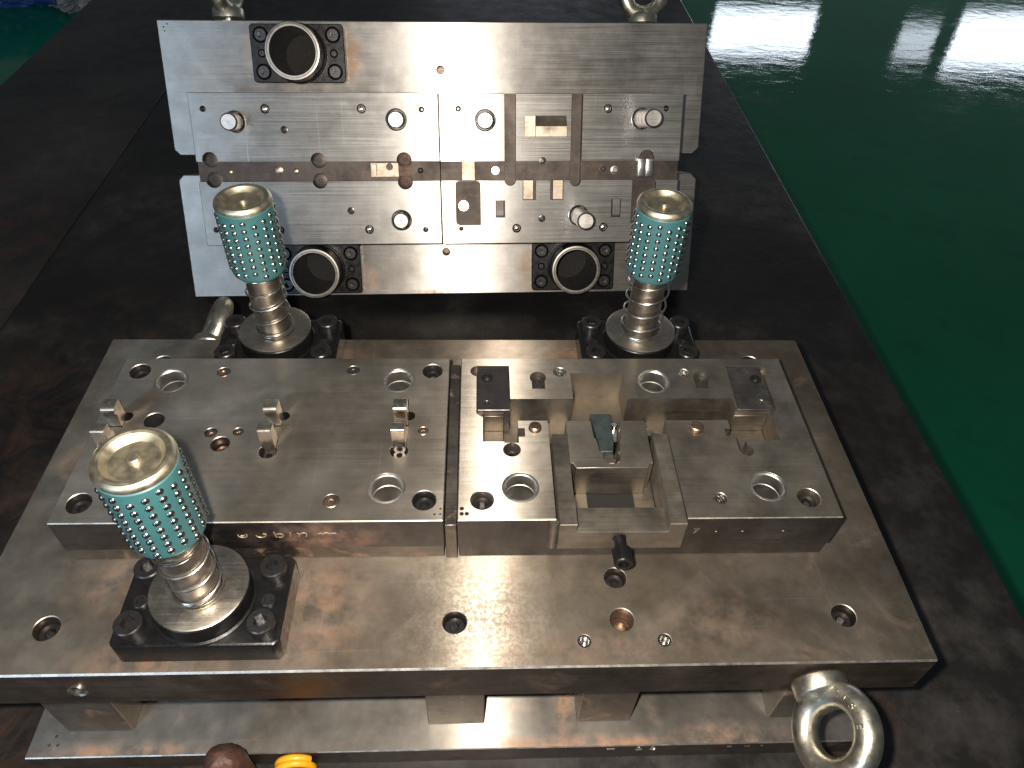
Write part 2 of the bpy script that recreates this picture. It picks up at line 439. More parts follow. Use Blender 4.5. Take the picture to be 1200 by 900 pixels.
def cut(bm, cutters, by_normal=None, bevel=0.0):
    """subtract each cutter bmesh (list) from bm; returns a bmesh (mm). Every cutter bmesh must hold disjoint solids."""
    me = bpy.data.meshes.new('tmp')
    bmesh.ops.recalc_face_normals(bm, faces=bm.faces)
    bm.to_mesh(me)
    bm.free()
    o = bpy.data.objects.new('tmp', me)
    COL.objects.link(o)
    tmp = []
    for cb in cutters:
        cm = bpy.data.meshes.new('tmpc')
        bmesh.ops.recalc_face_normals(cb, faces=cb.faces)
        cb.to_mesh(cm)
        cb.free()
        c = bpy.data.objects.new('tmpc', cm)
        COL.objects.link(c)
        md = o.modifiers.new('b', 'BOOLEAN')
        md.operation, md.object, md.solver = 'DIFFERENCE', c, 'EXACT'
        md.use_self = True
        tmp.append(c)
    dg = bpy.context.evaluated_depsgraph_get()
    dg.update()
    r = bmesh.new()
    r.from_mesh(o.evaluated_get(dg).data)
    for c in tmp + [o]:
        d = c.data
        bpy.data.objects.remove(c)
        bpy.data.meshes.remove(d)
    bmesh.ops.remove_doubles(r, verts=r.verts, dist=0.002)
    bmesh.ops.dissolve_degenerate(r, edges=r.edges, dist=0.001)
    return r
def by_dir(bm, d, top, test=0.9):
    """material index 0 for faces facing d at depth 'top' (mm), 1 for the other faces"""
    bm.normal_update()
    d = Vector(d)
    for f in bm.faces:
        ok = f.normal.dot(d) > test and abs(f.calc_center_median().dot(d) - top) < 0.6
        f.material_index = 0 if ok else (2 if 0.15 < f.normal.dot(d) < 0.97 else 1)
def empty(name, loc=(0, 0, 0), parent=None):
    o = bpy.data.objects.new(name, None)
    o.empty_display_size = 0.02
    COL.objects.link(o)
    o.location = Vector(loc) * MM
    if parent is not None:
        o.parent = parent
    return o
def tag(o, label=None, cat=None, group=None, kind=None):
    for k, v in (('label', label), ('category', cat), ('group', group), ('kind', kind)):
        if v:
            o[k] = v
    return o
def dup(o, parent, loc=None):
    c = o.copy()
    COL.objects.link(c)
    c.parent = parent
    if loc is not None:
        c.location = Vector(loc) * MM
    for ch in list(o.children):
        dup(ch, c)
    return c

# ------------------------------------------------------------------ setting
TZ = -155.0            # bench top
FZ = -955.0            # workshop floor
bm = bmesh.new()
vs = [bm.verts.new(p) for p in ((-9000, -6000, FZ), (12000, -6000, FZ), (12000, 14000, FZ), (-9000, 14000, FZ))]
bm.faces.new(vs)
tag(obj('floor', bm, 'floor'), 'glossy green painted workshop floor beyond the bench', None, None, 'structure')

bench = tag(empty('workbench', (125, 400, FZ)), 'long black steel workbench with dirty scuffed top under both die halves', 'workbench')
bo = Vector((125, 400, FZ))
def rel(bm, o):
    for v in bm.verts:
        v.co -= o
    return bm
def at(o, org):
    """keep a mesh written in world millimetres in place under a parent standing at org (mm)"""
    o.location = -Vector(org) * MM
    return o
bm = bmesh.new(); box(bm, -247, 792, -900, 2300, TZ - 30, TZ)
at(obj('top_panel', bm, 'table', bench, 2.5, 2), bo)
bm = bmesh.new(); box(bm, -540, -247.8, -900, 2300, TZ - 29, TZ + 0.9)
at(obj('top_panel', bm, 'table2', bench, 2.5, 2), bo)
bm = bmesh.new(); box(bm, -520, 770, -860, 2260, TZ - 110, TZ - 31)
at(obj('frame', bm, 'table2', bench, 2), bo)
for x in (-470, 700):
    for y in (-800, 2180):
        bm = bmesh.new(); box(bm, x, x + 60, y, y + 60, FZ, TZ - 111)
        at(obj('leg', bm, 'table2', bench, 2), bo)

# ------------------------------------------------------------------ lower die half
LO = Vector((300, 149, TZ))
low = tag(empty('lower_die', LO), 'lower stamping die half with two die plates and three turquoise guide posts', 'stamping die')
def L(name, bm, mats, parent=None, **k):
    """part in world mm under the lower die (or under a part of it, which already sits at the world origin)"""
    o = obj(name, bm, mats, parent or low, **k)
    if parent is None:
        at(o, LO)
    return o

# base plate and risers
bm = bmesh.new(); box(bm, -6, 600, 0, 298, TZ, -133); bev(bm, 0.7, 1)
c = bmesh.new()
for x, y in ((8, 9), (14, 9), (11, 15)):
    cyl(c, x, y, 1.1, -134, -131, n=12)
bm = cut(bm, [c]); by_dir(bm, (0, 0, 1), -133)
base = L('base_plate', bm, ['base', 'shoe_side', 'edge'], label='thin steel base plate under the riser blocks')
for x0, x1 in ((18, 65), (278.5, 320), (388.6, 429), (534, 582)):
    bm = bmesh.new(); box(bm, x0, x1, 18, 280, -132.9, -39.5)
    L('riser_block', bm, 'riser', bevel=0.8)

# die shoe
cbh = [(50.8, 30, 8), (301, 30.3, 7.6), (406.4, 60.2, 7.4), (406.9, 30.4, 7.7), (550.8, 31, 7.8), (50.8, 268, 8), (550.8, 268, 8)]
tap = [(381.6, 16.5, 4.2), (431.8, 16.3, 4.2)]
bm = bmesh.new(); box(bm, 0, 600, 0, 298, -39, 0); bev(bm, 1.1, 1)
c = bmesh.new()
for x, y, r in cbh:
    hole(c, x, y, r, -15, 0, 0.5)
for x, y, r in tap:
    hole(c, x, y, r, -12, 0, 0.3)
cyl(c, 73.5, -20.5, 6.2, -5, 16, 'y')
bm = cut(bm, [c]); by_dir(bm, (0, 0, 1), 0)
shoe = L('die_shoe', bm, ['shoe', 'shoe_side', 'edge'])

def hexpts(cx, cy, r):
    return circ(cx, cy, r, 6, 0.2)
def socket_screw_mesh(r, h, hexr, depth):
    """cap screw, head top at z=0, downwards to -h"""
    b = bmesh.new()
    lathe(b, [(0, -h), (r, -h), (r, -0.7), (r - 0.7, 0), (0, 0)], n=28)
    k = bmesh.new()
    prism(k, hexpts(0, 0, hexr), -depth, 2)
    return cut(b, [k])
SCREW = {}
def screw(parent, x, y, z, r=6.6, mat='blackbolt', name='screw', h=8, org=None, axis='z'):
    key = (r, mat, h)
    if key not in SCREW:
        o = obj(name, socket_screw_mesh(r, h, r * 0.52, min(h - 1, r * 0.7)), mat, parent)
        SCREW[key] = o
    else:
        o = SCREW[key].copy()
        o.name = name
        COL.objects.link(o)
        o.parent = parent
    o.location = Vector((x, y, z)) * MM if axis == 'z' else Vector((x, y, z)) * MM
    o.rotation_euler = (0, 0, (x * 7.3 + y) % 6.28) if axis == 'z' else (math.pi / 2, 0, 0)
    if axis == 'y':
        o.rotation_euler = (math.pi / 2, 0, 0)
    return o
for i, (x, y, r) in enumerate(cbh):
    if i == 3:
        bm = bmesh.new(); lathe(bm, [(0, -13.9), (r - 0.3, -13.9), (r - 0.3, -12.6), (3.4, -11), (3.0, -13), (0, -13)], x, y, 28)
        L('rusty_plug', bm, 'copper', shoe)
    else:
        screw(shoe, x, y, -6.5, r - 0.9)
for x, y, r in tap:
    bm = bmesh.new(); lathe(bm, [(0, -9), (r - 0.2, -8), (r - 0.2, -0.4), (r - 1.0, -0.4), (r - 1.3, -7), (0, -7.4)], x, y, 24)
    L('threaded_insert', bm, 'ball', shoe)
bm = bmesh.new(); lathe(bm, [(6.1, 1), (6.1, -14), (4.9, -14), (4.9, 0.2), (6.1, 1)], 73.5, -20.5, 28, 'y-')
L('threaded_insert', bm, 'bright', shoe)

# ---- die plates: shared backing plates
PT = 43.8
def bushing(parent, x, y, z=PT, r=12.1, ri=10.1):
    b = bmesh.new()
    lathe(b, [(r, z - 29), (r, z + 0.15), (r - 0.5, z + 0.3), (ri + 0.7, z + 0.3), (ri, z - 0.5), (ri, z - 9.6), (ri + 0.5, z - 9.9), (ri + 0.5, z - 10.7), (ri, z - 11), (ri, z - 29), (r, z - 29)], x, y, 48)
    L('bushing', b, 'bush', parent, smooth=30)
def flush_pin(parent, x, y, r, mat, z=PT, dz=0.15, name='dowel_pin'):
    b = bmesh.new()
    lathe(b, [(0, z - 20), (r, z - 20), (r, z + dz - 0.4), (r - 0.5, z + dz), (r * 0.35, z + dz), (r * 0.25, z + dz - 0.6), (0, z + dz - 0.7)], x, y, 24)
    L(name, b, mat, parent)

# left plate
LH = [(63.8, 212, 7.6), (281.1, 212, 7.4), (280.9, 92.2, 7.7), (63.6, 91.8, 7.8)]
LB = [(89.7, 202, ), (256.2, 201.9), (256, 102.1)]
bm = bmesh.new(); box(bm, 49.5, 293.8, 76.3, 226.4, 14.2, PT); bev(bm, 0.6, 1)
c1 = bmesh.new()
for x, y, r in LH:
    hole(c1, x, y, r, PT - 12, PT)
for x, y in LB:
    hole(c1, x, y, 12.15, 10, PT, 0.25, 48)
for x, y, r in ((139.8, 140.7, 6.4), (89, 162.5, 7.0)):
    hole(c1, x, y, r, PT - 16, PT)
for x, y, r in ((131, 150.8, 4.3), (149.5, 151.6, 3.6), (125.4, 211, 5.0), (277.2, 151.7, 3.7), (221.5, 92.2, 5.3), (221.4, 212.8, 4.8)):
    hole(c1, x, y, r, PT - 10, PT, 0.2, 24)
for x, y in ((288, 81.2), (291.7, 85.4), (291.7, 81.4)):
    cyl(c1, x, y, 0.8, PT - 1.0, PT + 2, n=10)
LIFT = [(64.5, 139.0), (173.2, 139.0), (261.6, 139.0)]
c2 = bmesh.new()
for x, y in LIFT:
    hole(c2, x, y - 5, 6.2, PT - 12, PT, 0.4, 28)
    cyl(c2, x + 5, y + 27, 4.2, PT - 12, PT + 5, n=20)
c3 = bmesh.new()
for x, y in LIFT:
    box(c3, x - 5.0, x + 5.0, y - 2.6, y + 7.6, PT - 14, PT + 5)
    box(c3, x - 5.0, x + 5.0, y + 17.0, y + 28.0, PT - 14, PT + 5)
bm = cut(bm, [c1, c2, c3]); by_dir(bm, (0, 0, 1), PT)
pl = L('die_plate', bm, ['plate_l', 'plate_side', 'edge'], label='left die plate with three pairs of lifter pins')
bm = bmesh.new(); box(bm, 51.0, 293.4, 78.0, 226, 0.05, 14.1)
L('backing_plate', bm, 'riser', bevel=0.7)
bm = bmesh.new(); box(bm, 294.3, 302.0, 76.6, 225.5, 0.05, 38)  # added strip, hides the bright flash streak down in the gap
L('gap_filler_strip', bm, 'riser', bevel=0.6)
for x, y, r in LH:
    screw(pl, x, y, PT - 5.5, r - 1.0)
for x, y in LB:
    bushing(pl, x, y)
flush_pin(pl, 131, 150.8, 4.1, 'copper', dz=-1.2)
flush_pin(pl, 149.5, 151.6, 3.4, 'copper', dz=-1.0)
flush_pin(pl, 125.4, 211, 4.8, 'copper', dz=-0.2)
flush_pin(pl, 277.2, 151.7, 3.5, 'copper', dz=-0.1)
flush_pin(pl, 221.5, 92.2, 5.1, 'copper', dz=-0.15)
flush_pin(pl, 221.4, 212.8, 4.65, 'plate_side', dz=-0.05)
screw(pl, 139.8, 140.7, PT - 8, 5.5, 'copper', 'rusty_screw')
for x, y in LIFT:
    # front lifter: wedge topped finger; rear lifter: hooked finger
    b = bmesh.new()
    prism(b, [(y - 2.4, 30), (y + 7.4, 30), (y + 7.4, 52), (y + 5.4, 54.5), (y + 5.4, 60.5), (y + 4.6, 61.5), (y - 1.4, 61.5), (y - 2.4, 60.5)], x - 4.7, x + 4.7, 'x')
    L('lifter_pin', b, 'lifter', pl, bevel=0.35)
    b = bmesh.new()
    prism(b, [(y + 18.0, 30), (y + 27.6, 30), (y + 27.6, 61), (y + 26.8, 61.8), (y + 18.6, 61.8), (y + 17.2, 60.4), (y + 17.2, 56.6), (y + 18.8, 55.6), (y + 18.8, 50), (y + 18.0, 48)], x - 4.7, x + 4.7, 'x')
    L('lifter_pin', b, 'lifter', pl, bevel=0.3)
    screw(pl, x, y - 5.2, PT - 5, 4.6)

# right plate
RH = [(318.3, 92, 7.4), (533.4, 92, 7.5)]
RB = [(343.6, 102), (448.2, 200.7), (508.6, 101.4)]
bm = bmesh.new(); box(bm, 302.5, 551.5, 76.3, 226.4, 14.2, PT); bev(bm, 0.6, 1)
k = []
c = bmesh.new()
for x, y, r in RH:
    hole(c, x, y, r, PT - 12, PT)
for x, y in RB:
    hole(c, x, y, 12.15, 10, PT, 0.25, 48)
for x, y, r, d in ((377.7, 210.9, 4.9, 9), (472.8, 209.9, 4.3, 9), (474.2, 91.9, 4.6, 9), (355.8, 153.7, 4.4, 9), (471, 153.2, 4.9, 9)):
    hole(c, x, y, r, PT - d, PT, 0.3, 28)
for x, y in ((305.3, 85.4), (305.3, 81.4), (308.6, 81.4)):
    cyl(c, x, y, 1.45, PT - 1.6, PT + 2, n=14)
k.append(c)
c = bmesh.new()                                        # strip channel
box(c, 334.3, 504.6, 161, 182.7, 18, PT + 5); k.append(c)
c = bmesh.new()                                        # open front, held by the slide holder
box(c, 365.2, 449.8, 60, 161.5, 5, PT + 5); k.append(c)
c = bmesh.new()                                        # side pits and stepped openings
box(c, 319, 334.6, 141.6, 172, 17, PT + 6); box(c, 503, 528.6, 141.6, 172, 17, PT + 6); k.append(c)
c = bmesh.new()
box(c, 333.8, 344, 140.4, 163, 19, PT + 7); box(c, 495.6, 504.2, 144.6, 163, 19, PT + 7); k.append(c)
c = bmesh.new()
box(c, 343.5, 348.6, 146, 154, 24, PT + 8); box(c, 491.2, 496.3, 146, 153, 24, PT + 8)
cyl(c, 338.9, 134.2, 6.2, 25, PT + 8, n=28); cyl(c, 502.5, 132.5, 4.8, 25, PT + 8, n=28); k.append(c)
c = bmesh.new()
box(c, 497.2, 503.8, 132.5, 146, 21, PT + 8); k.append(c)
c = bmesh.new()                                        # deep centre pocket and side inserts
box(c, 385.6, 425.8, 175, 209.7, 17.4, PT + 9)
prism(c, [(314.3, 168.5), (318, 165), (339.2, 165), (339.2, 217.8), (314.3, 217.8)], PT - 4.2, PT + 9)
prism(c, [(505.2, 165), (530.0, 165), (534.5, 172), (534.5, 217.8), (507.5, 217.8)], PT - 4.2, PT + 9); k.append(c)
c = bmesh.new()
cyl(c, 315.2, 212, 5.6, PT - 4.4, PT + 10, n=24); cyl(c, 533.5, 211.5, 6.0, PT - 4.4, PT + 10, n=24)
for x in (360.6, 485.8):
    cyl(c, x, 205, 6.2, PT - 8, PT + 10, n=28)
k.append(c)
c = bmesh.new()
for x in (360.7, 484.6):
    box(c, x - 4.9, x + 4.9, 192.9, 204, PT - 7, PT + 11)
k.append(c)
bm = cut(bm, k); bm.normal_update()
for f in bm.faces:
    cc = f.calc_center_median()
    if f.normal.z > 0.9 and abs(cc.z - PT) < 0.5:
        f.material_index = 0
    elif 0.15 < f.normal.z < 0.97:
        f.material_index = 3
    elif f.normal.y < -0.9 and cc.y < 77 or abs(f.normal.x) > 0.9 and (cc.x < 303 or cc.x > 551) or f.normal.y > 0.9 and cc.y > 226:
        f.material_index = 1
    else:
        f.material_index = 2
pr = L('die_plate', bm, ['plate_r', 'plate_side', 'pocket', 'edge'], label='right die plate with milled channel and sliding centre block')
bm = bmesh.new(); box(bm, 302.9, 550.2, 77.6, 226, 0.05, 14.1)
L('backing_plate', bm, 'plate_side', bevel=0.7)
for x, y in ((305.3, 85.4), (305.3, 81.4), (308.6, 81.4)):
    bm = bmesh.new(); cyl(bm, x, y, 1.4, PT - 1.7, PT - 0.5, n=14)  # black plug paints the shade inside each drilled dot
    L('dot_shade_plug', bm, 'hole', pr)
for x, y, r in RH:
    screw(pr, x, y, PT - 5.5, r - 1.0)
screw(pr, 338.9, 133.6, PT - 6, 5.0)
for x, y in RB:
    bushing(pr, x, y)
for x, y, r in ((377.7, 210.9, 4.7), (472.8, 209.9, 4.1), (474.2, 91.9, 4.4)):
    bm = bmesh.new(); lathe(bm, [(r, PT - 8.9), (r, PT - 0.5), (r - 0.9, PT - 0.2), (r - 1.9, PT - 3), (r - 2.2, PT - 8), (0, PT - 8)], x, y, 24)
    L('threaded_insert', bm, 'bright', pr)
for x, y, r in ((355.8, 153.7, 4.2), (471, 153.2, 4.7)):
    bm = bmesh.new(); lathe(bm, [(0, PT - 9), (r, PT - 9), (r, PT + 2.6), (r - 0.7, PT + 3.2), (0, PT + 3.2)], x, y, 28)
    L('locating_pin', bm, 'copper', pr)
for x in (360.6, 485.8):
    bm = bmesh.new(); lathe(bm, [(0, PT - 7.9), (5.9, PT - 7.9), (5.9, PT - 4.5), (2.4, PT - 4.2), (2, PT - 6.4), (0, PT - 6.4)], x, 204.6, 24)
    L('key_screw', bm, 'insert_dark', pr)
    bm = bmesh.new(); box(bm, x - 4.6, x + 4.6, 193.2, 198, PT - 6.9, PT - 3.8); cyl(bm, x, 195.6, 1.4, PT - 3.8, PT - 3.2, n=12)
    L('key_block', bm, 'pocket', pr, bevel=0.3)
# dark inserts in the side pockets
for pts, bolt, tapd in (([(315, 172.4), (338.8, 172.4), (338.8, 217.2), (314.8, 217.2)], (322.2, 205.2), (321.9, 179.8)),
                        ([(505.8, 172.4), (530.6, 172.4), (534.0, 177), (534.0, 217.2), (508, 217.2)], (527.4, 203.7), (525.2, 180.2))):
    b = bmesh.new(); prism(b, pts, 20, PT - 1.0)
    c = bmesh.new(); cyl(c, *bolt, 3.3, 30, PT + 3, n=24); cyl(c, *tapd, 1.9, 30, PT + 3, n=16)
    b = cut(b, [c])
    ins = L('side_insert', b, 'insert_dark' if bolt[0] < 400 else 'insert_grey', pr, bevel=0.4)
    b = bmesh.new(); lathe(b, [(3.25, PT - 6), (3.25, PT - 0.9), (4.6, PT - 0.7), (3.0, PT - 0.4), (2.6, PT - 5), (0, PT - 6)], bolt[0], bolt[1], 24)
    L('thread_rim', b, 'blackbolt', pr)
    b = bmesh.new(); lathe(b, [(0, PT - 3), (1.8, PT - 2.6), (1.3, PT - 0.8), (0, PT - 0.7)], tapd[0], tapd[1], 16)
    L('set_screw', b, 'bright', pr)
for x0, x1 in ((319.4, 334.2), (503.6, 528.2)):
    b = bmesh.new(); box(b, x0, x1, 169.4, 172.3, 18, PT - 4.6); box(b, x0, x1, 142.2, 169.3, 17.2, 23)
    L('pit_liner', b, 'pocket', pr, bevel=0.3)
# slide holder: U frame with low front bar
b = bmesh.new()
prism(b, [(367.2, 71.5), (448.8, 71.5), (448.8, 147.6), (438.2, 147.6), (438.2, 91), (378, 91), (378, 147.6), (367.2, 147.6)], 17.6, 44.8)
c = bmesh.new(); box(c, 378.6, 437.6, 60, 95, 36, 60)
c2 = bmesh.new(); cyl(c2, 407, 29, 4.6, 60, 84, 'y', 24)
b = cut(b, [c, c2])
hold = L('slide_holder', b, 'pocket', pr, bevel=0.4)
b = bmesh.new(); cyl(b, 364, 74.5, 2.9, 17.6, 43.2, n=20)
L('corner_relief', b, 'pocket', pr)
# pit floor under the slide, with a black sheet for the shade in the open slot
b = bmesh.new(); box(b, 378.2, 391.2, 91.2, 161, 14.25, 15.2); box(b, 424.2, 438, 91.2, 161, 14.25, 15.2); box(b, 391.2, 424.2, 119.5, 161, 14.25, 15.2)
L('pit_floor', b, 'pocket', pr)
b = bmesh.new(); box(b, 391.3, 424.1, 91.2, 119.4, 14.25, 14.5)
L('slot_shade_sheet', b, 'hole', pr)
# sliding block with V slot
outl = [(377.9, 122.6), (380.2, 121.6), (382, 117.8), (431, 117.8), (432.4, 121.4), (434.9, 121.9), (434.9, 160.8), (417, 160.8), (416.2, 145), (414.6, 142),
        (413.4, 132.4)] + circ(407.2, 127.4, 6.0, 15, 0.75, -3.9, True) + [(399.6, 132.4), (398.4, 142.6), (396.8, 145.5), (396.0, 160.8), (377.9, 160.8)]
b = bmesh.new(); prism(b, outl, 15.3, PT + 0.2)
by_dir(b, (0, 0, 1), PT + 0.2)
blk = L('sliding_block', b, ['plate_r', 'pocket', 'edge'], pr, bevel=0.35)
b = bmesh.new(); prism(b, [(400.2, 133.6), (409.2, 133.6), (410.8, 144), (411.4, 169.2), (396.6, 169.2), (398.9, 146), (399.6, 143)], 15.4, PT - 1.6)
L('forming_insert', b, 'slug', pr, bevel=0.4)
b = bmesh.new(); prism(b, [(402, 124.2), (409.2, 124.2), (409.2, 133.2), (402, 133.2)], 15.4, PT - 3.2)
L('ejector_key', b, 'pocket', pr, bevel=0.4)
b = bmesh.new(); box(b, 412, 416, 150, 168, 15.4, 33); cyl(b, 414.2, 163, 1.9, 33, 37, n=16)
L('stop_pin', b, 'bright', pr)
b = bmesh.new(); lathe(b, [(0, 18), (5.6, 18), (5.6, 25), (4, 27), (0, 27)], 440, 164.5, 20)
L('stop_button', b, 'bright', pr)
# clamping screw in the holder
b = bmesh.new()
pr_ = [(0, -73)]
z = -72.5
while z < -63.5:
    pr_ += [(4.0, z), (3.4, z + 0.45)]
    z += 0.9
pr_ += [(3.6, -63.4), (6.0, -63.2), (6.4, -62.6), (6.4, -53), (5.8, -52.2), (3.4, -52.0), (3.3, -57.0), (0, -57.2)]
lathe(b, pr_, 407, 29, 32, 'y-')
L('clamp_screw', b, 'black', pr, smooth=25)

# etched writing on the plate fronts (strokes standing a hair proud)
def strokes(name, parent, lines, x0, z0, s, y, mat, r=0.28):
    b = bmesh.new()
    for ln in lines:
        tube(b, [(x0 + u * s, y, z0 + v * s) for u, v in ln], r, 5)
    return L(name, b, mat, parent)
def arc(cx, cy, rx, ry, a0, a1, n=9):
    return [(cx + rx * math.cos(math.radians(a0 + (a1 - a0) * i / (n - 1))), cy + ry * math.sin(math.radians(a0 + (a1 - a0) * i / (n - 1)))) for i in range(n)]
strokes('etched_number', pl, [arc(0, 0, 3.2, 2.4, -200, 40), arc(0, .3, 1.2, .8, 180, 360), arc(12.5, 0, 3.4, 2.6, -180, 60), [(14.5, 1.6), (16.4, 2.0), (16, .4)],
                              [(22, 4), (22.6, -2), (23, -2.4)], arc(25.4, -.4, 2.4, 2.2, -120, 140), [(33, 3), (32.4, -1.6)],
                              [(37.5, 2.6), (39, 1.6), (38.4, -1.6)], arc(42, .8, 2.0, 2.0, 180, -30), [(43.8, 0), (43.0, -2.2)],
                              [(52, 1.4), (54, 2.2), (55.4, .6)], arc(57.6, .6, 2.2, 2.0, 180, 20), [(59.8, 1), (61.4, 2), (64.5, 1.6)]], 166, 29.5, 0.92, 76.2, 'etch', 0.36)
strokes('etched_number', pr, [[(0, 3), (3.4, 3.4), (0.4, -1.8)]], 456, 29.4, 0.95, 76.2, 'mark', 0.5)
for x in (470.5, 488, 515):
    strokes('punch_mark', pr, [[(0, 0), (1.2, 0.2)]], x, 29, 1, 76.2, 'etch', 0.35)
strokes('stamped_number', base, [[(0, 0), (6, .4)]], 410, -138.8, 1, -0.1, 'mark', 0.3)
strokes('stamped_number', base, [arc(0, 1.2, 1.6, 1.3, 150, -60), [(.8, 0), (-1.6, -1.6), (2, -1.6)]], 434, -139, 1.2, -0.1, 'mark', 0.34)
strokes('stamped_number', base, [arc(0, 1.2, 1.7, 1.2, 0, 360), arc(0, -1.1, 2.0, 1.3, 0, 360)], 444.5, -139, 1.1, -0.1, 'mark', 0.34)
strokes('stamped_number', base, [[(0, 0), (3, .3)], [(13, 0), (17, .2)], [(25, .3), (27, .4)]], 500, -138.6, 1, -0.1, 'mark', 0.34)
strokes('stamped_number', base, [arc(0, 0, 2.0, 1.8, 0, 360)], 558.5, -139.5, 1.2, -0.1, 'mark', 0.36)
strokes('stamped_number', base, [arc(0, 1.2, 1.8, 1.3, 150, -60), [(1, 0), (-1.6, -1.8), (2, -1.8)]], 568.5, -139.3, 1.2, -0.1, 'mark', 0.36)

# ---- guide posts
def guide_post(x, y, ang, squeeze, label):
    g = empty('guide_post')
    g.parent = low
    g.location = (Vector((x, y, 0)) - LO) * MM
    g['label'] = label
    b = bmesh.new()
    ch = 3
    prism(b, [(-49 + ch, -30), (49 - ch, -30), (49, -30 + ch), (49, 30 - ch), (49 - ch, 30), (-49 + ch, 30), (-49, 30 - ch), (-49, -30 + ch)], 0.1, 20)
    obj('flange', b, 'black', g, bevel=1.6, segs=2)
    b = bmesh.new(); lathe(b, [(30.5, 19.5), (30.5, 21.5), (29, 22.2), (28.6, 33.2), (28.0, 34), (0, 34)], 0, 0, 64)
    obj('collar', b, 'black', g)
    b = bmesh.new(); lathe(b, [(28.3, 34.05), (28.6, 34.4), (28.6, 35.4), (27.6, 36), (14.2, 36), (13.2, 35.2)], 0, 0, 64)
    obj('collar_washer', b, 'washer', g)
    for i, (u, v) in enumerate(((-38, -18.5), (38, -18.5), (-38, 18.5), (38, 18.5))):
        screw(g, u, v, 28.2, 8.3, 'blackbolt', 'bolt', 8.2)
    for u in (-38, 38):
        b = bmesh.new(); lathe(b, [(4.6, 19.9), (4.6, 21.2), (4.0, 21.8), (2.2, 21.8), (1.9, 20.6), (0, 20.6)], u, -1.5 if u < 0 else -1.5, 24)
        obj('dowel_pin', b, 'blackbolt', g)
    b = bmesh.new(); lathe(b, [(13, 34), (13, 150), (0, 150)], 0, 0, 64)
    obj('post', b, 'post', g)
    # spring under the cage
    b = bmesh.new(); pts = []
    turns, n = 6.0, 6 * 36
    for i in range(n + 1):
        t = i / n
        tt = t * turns
        if tt < 1.6:
            z = 37.0 + tt * 1.7
        elif tt > 5.4:
            z = 92.2 + (tt - 5.4) * 1.8
        else:
            z = 39.7 + (tt - 1.6) / 3.8 * 52.5
        a = 2 * math.pi * tt + ang
        rr = squeeze + (0.5 if tt < 1 else 0)
        pts.append((rr * math.cos(a), rr * math.sin(a), z))
    tube(b, pts, 0.75, 8)
    obj('coil_spring', b, 'bright', g)
    b = bmesh.new(); lathe(b, [(13.3, 95), (18.4, 95), (19.6, 96.6), (20, 98.5), (20, 150.6), (19.3, 151.4), (13.3, 151.4), (13.3, 95)], 0, 0, 72)
    obj('ball_cage', b, 'teal', g)
    b = bmesh.new()
    ncol, nrow = 17, 8
    for cidx in range(ncol):
        a = 2 * math.pi * cidx / ncol + ang * 0.37
        for r_ in range(nrow):
            z = 101.5 + 6.05 * r_ + ((cidx * 2.02) % 6.05) * 0.9 - 1.2
            mtx = Matrix.Translation((19.15 * math.cos(a), 19.15 * math.sin(a), z))
            bmesh.ops.create_icosphere(b, subdivisions=2, radius=2.3, matrix=mtx)
    o = obj('bearing_balls', b, 'ball', g, smooth=60)
    o['kind'] = 'stuff'
    b = bmesh.new(); lathe(b, [(19.2, 151.2), (20.1, 152.2), (20.2, 153.4), (19.6, 155.0), (18.2, 156.3), (16.6, 156.6), (15.2, 156.1), (13.2, 153.6), (12.2, 152.8),
                               (3.1, 152.7), (2.7, 154.4), (2.2, 154.8), (0, 154.8)], 0, 0, 72)
    obj('cage_cap', b, 'gold', g, smooth=28)
    return g
guide_post(150.5, 37, 0.9, 14.1, 'front left guide post with turquoise ball cage, largest in view')
guide_post(150.5, 271, 2.1, 14.5, 'back left guide post with turquoise ball cage')
guide_post(450, 271, 4.0, 16.2, 'back right guide post with turquoise ball cage and loose spring')

# ---- eyebolts
def eyebolt(parent, org, rot, label=None):
    """stem axis +Z from the collar's seat; ring in local XZ"""
    e = empty('eyebolt')
    e.parent = parent
    e.matrix_local = Matrix.Translation(Vector(org) * MM) @ rot
    if label:
        e['label'] = label
    b = bmesh.new()
    lathe(b, [(0, -8), (5.8, -8), (5.8, 0.0), (16.0, 0.1), (17.0, 1.4), (16.6, 9.4), (15.6, 10.8), (11, 12.4), (8.6, 15), (0, 15)], 0, 0, 48)
    obj('collar', b, 'eye', e, smooth=40)
    b = bmesh.new()
    N = 72
    pts, rad = [], []
    for i in range(N):
        a = 2 * math.pi * i / N - math.pi / 2
        pts.append((21.8 * math.cos(a), 0, 31.5 + 21.8 * math.sin(a)))
        k = max(0, math.cos((a + math.pi / 2)))
        rad.append(8.0 + 1.8 * k ** 6)
    tube(b, pts, rad, 20, True)
    obj('ring', b, 'eye', e, smooth=60)
    return e
def frame(z, x):
    z = Vector(z).normalized(); x = Vector(x); x = (x - z * x.dot(z)).normalized(); y = z.cross(x)
    return Matrix((x, y, z)).transposed().to_4x4()
e1 = eyebolt(low, Vector((529.5, -2, -20)) - LO, frame((0.02, -1, -0.02), (0.53, 0, 0.85)), 'large zinc eyebolt on the front edge of the lower shoe')
b = bmesh.new()
for i in range(6):                                         # raised forging marks round the collar and on the ring
    a = math.radians(195 + i * 9)
    tube(b, [(16.8 * math.cos(a), 16.8 * math.sin(a), 2.5), (16.7 * math.cos(a + 0.05), 16.7 * math.sin(a + 0.05), 8.2)], 0.55, 5)
obj('forged_mark', b, 'eye', e1)
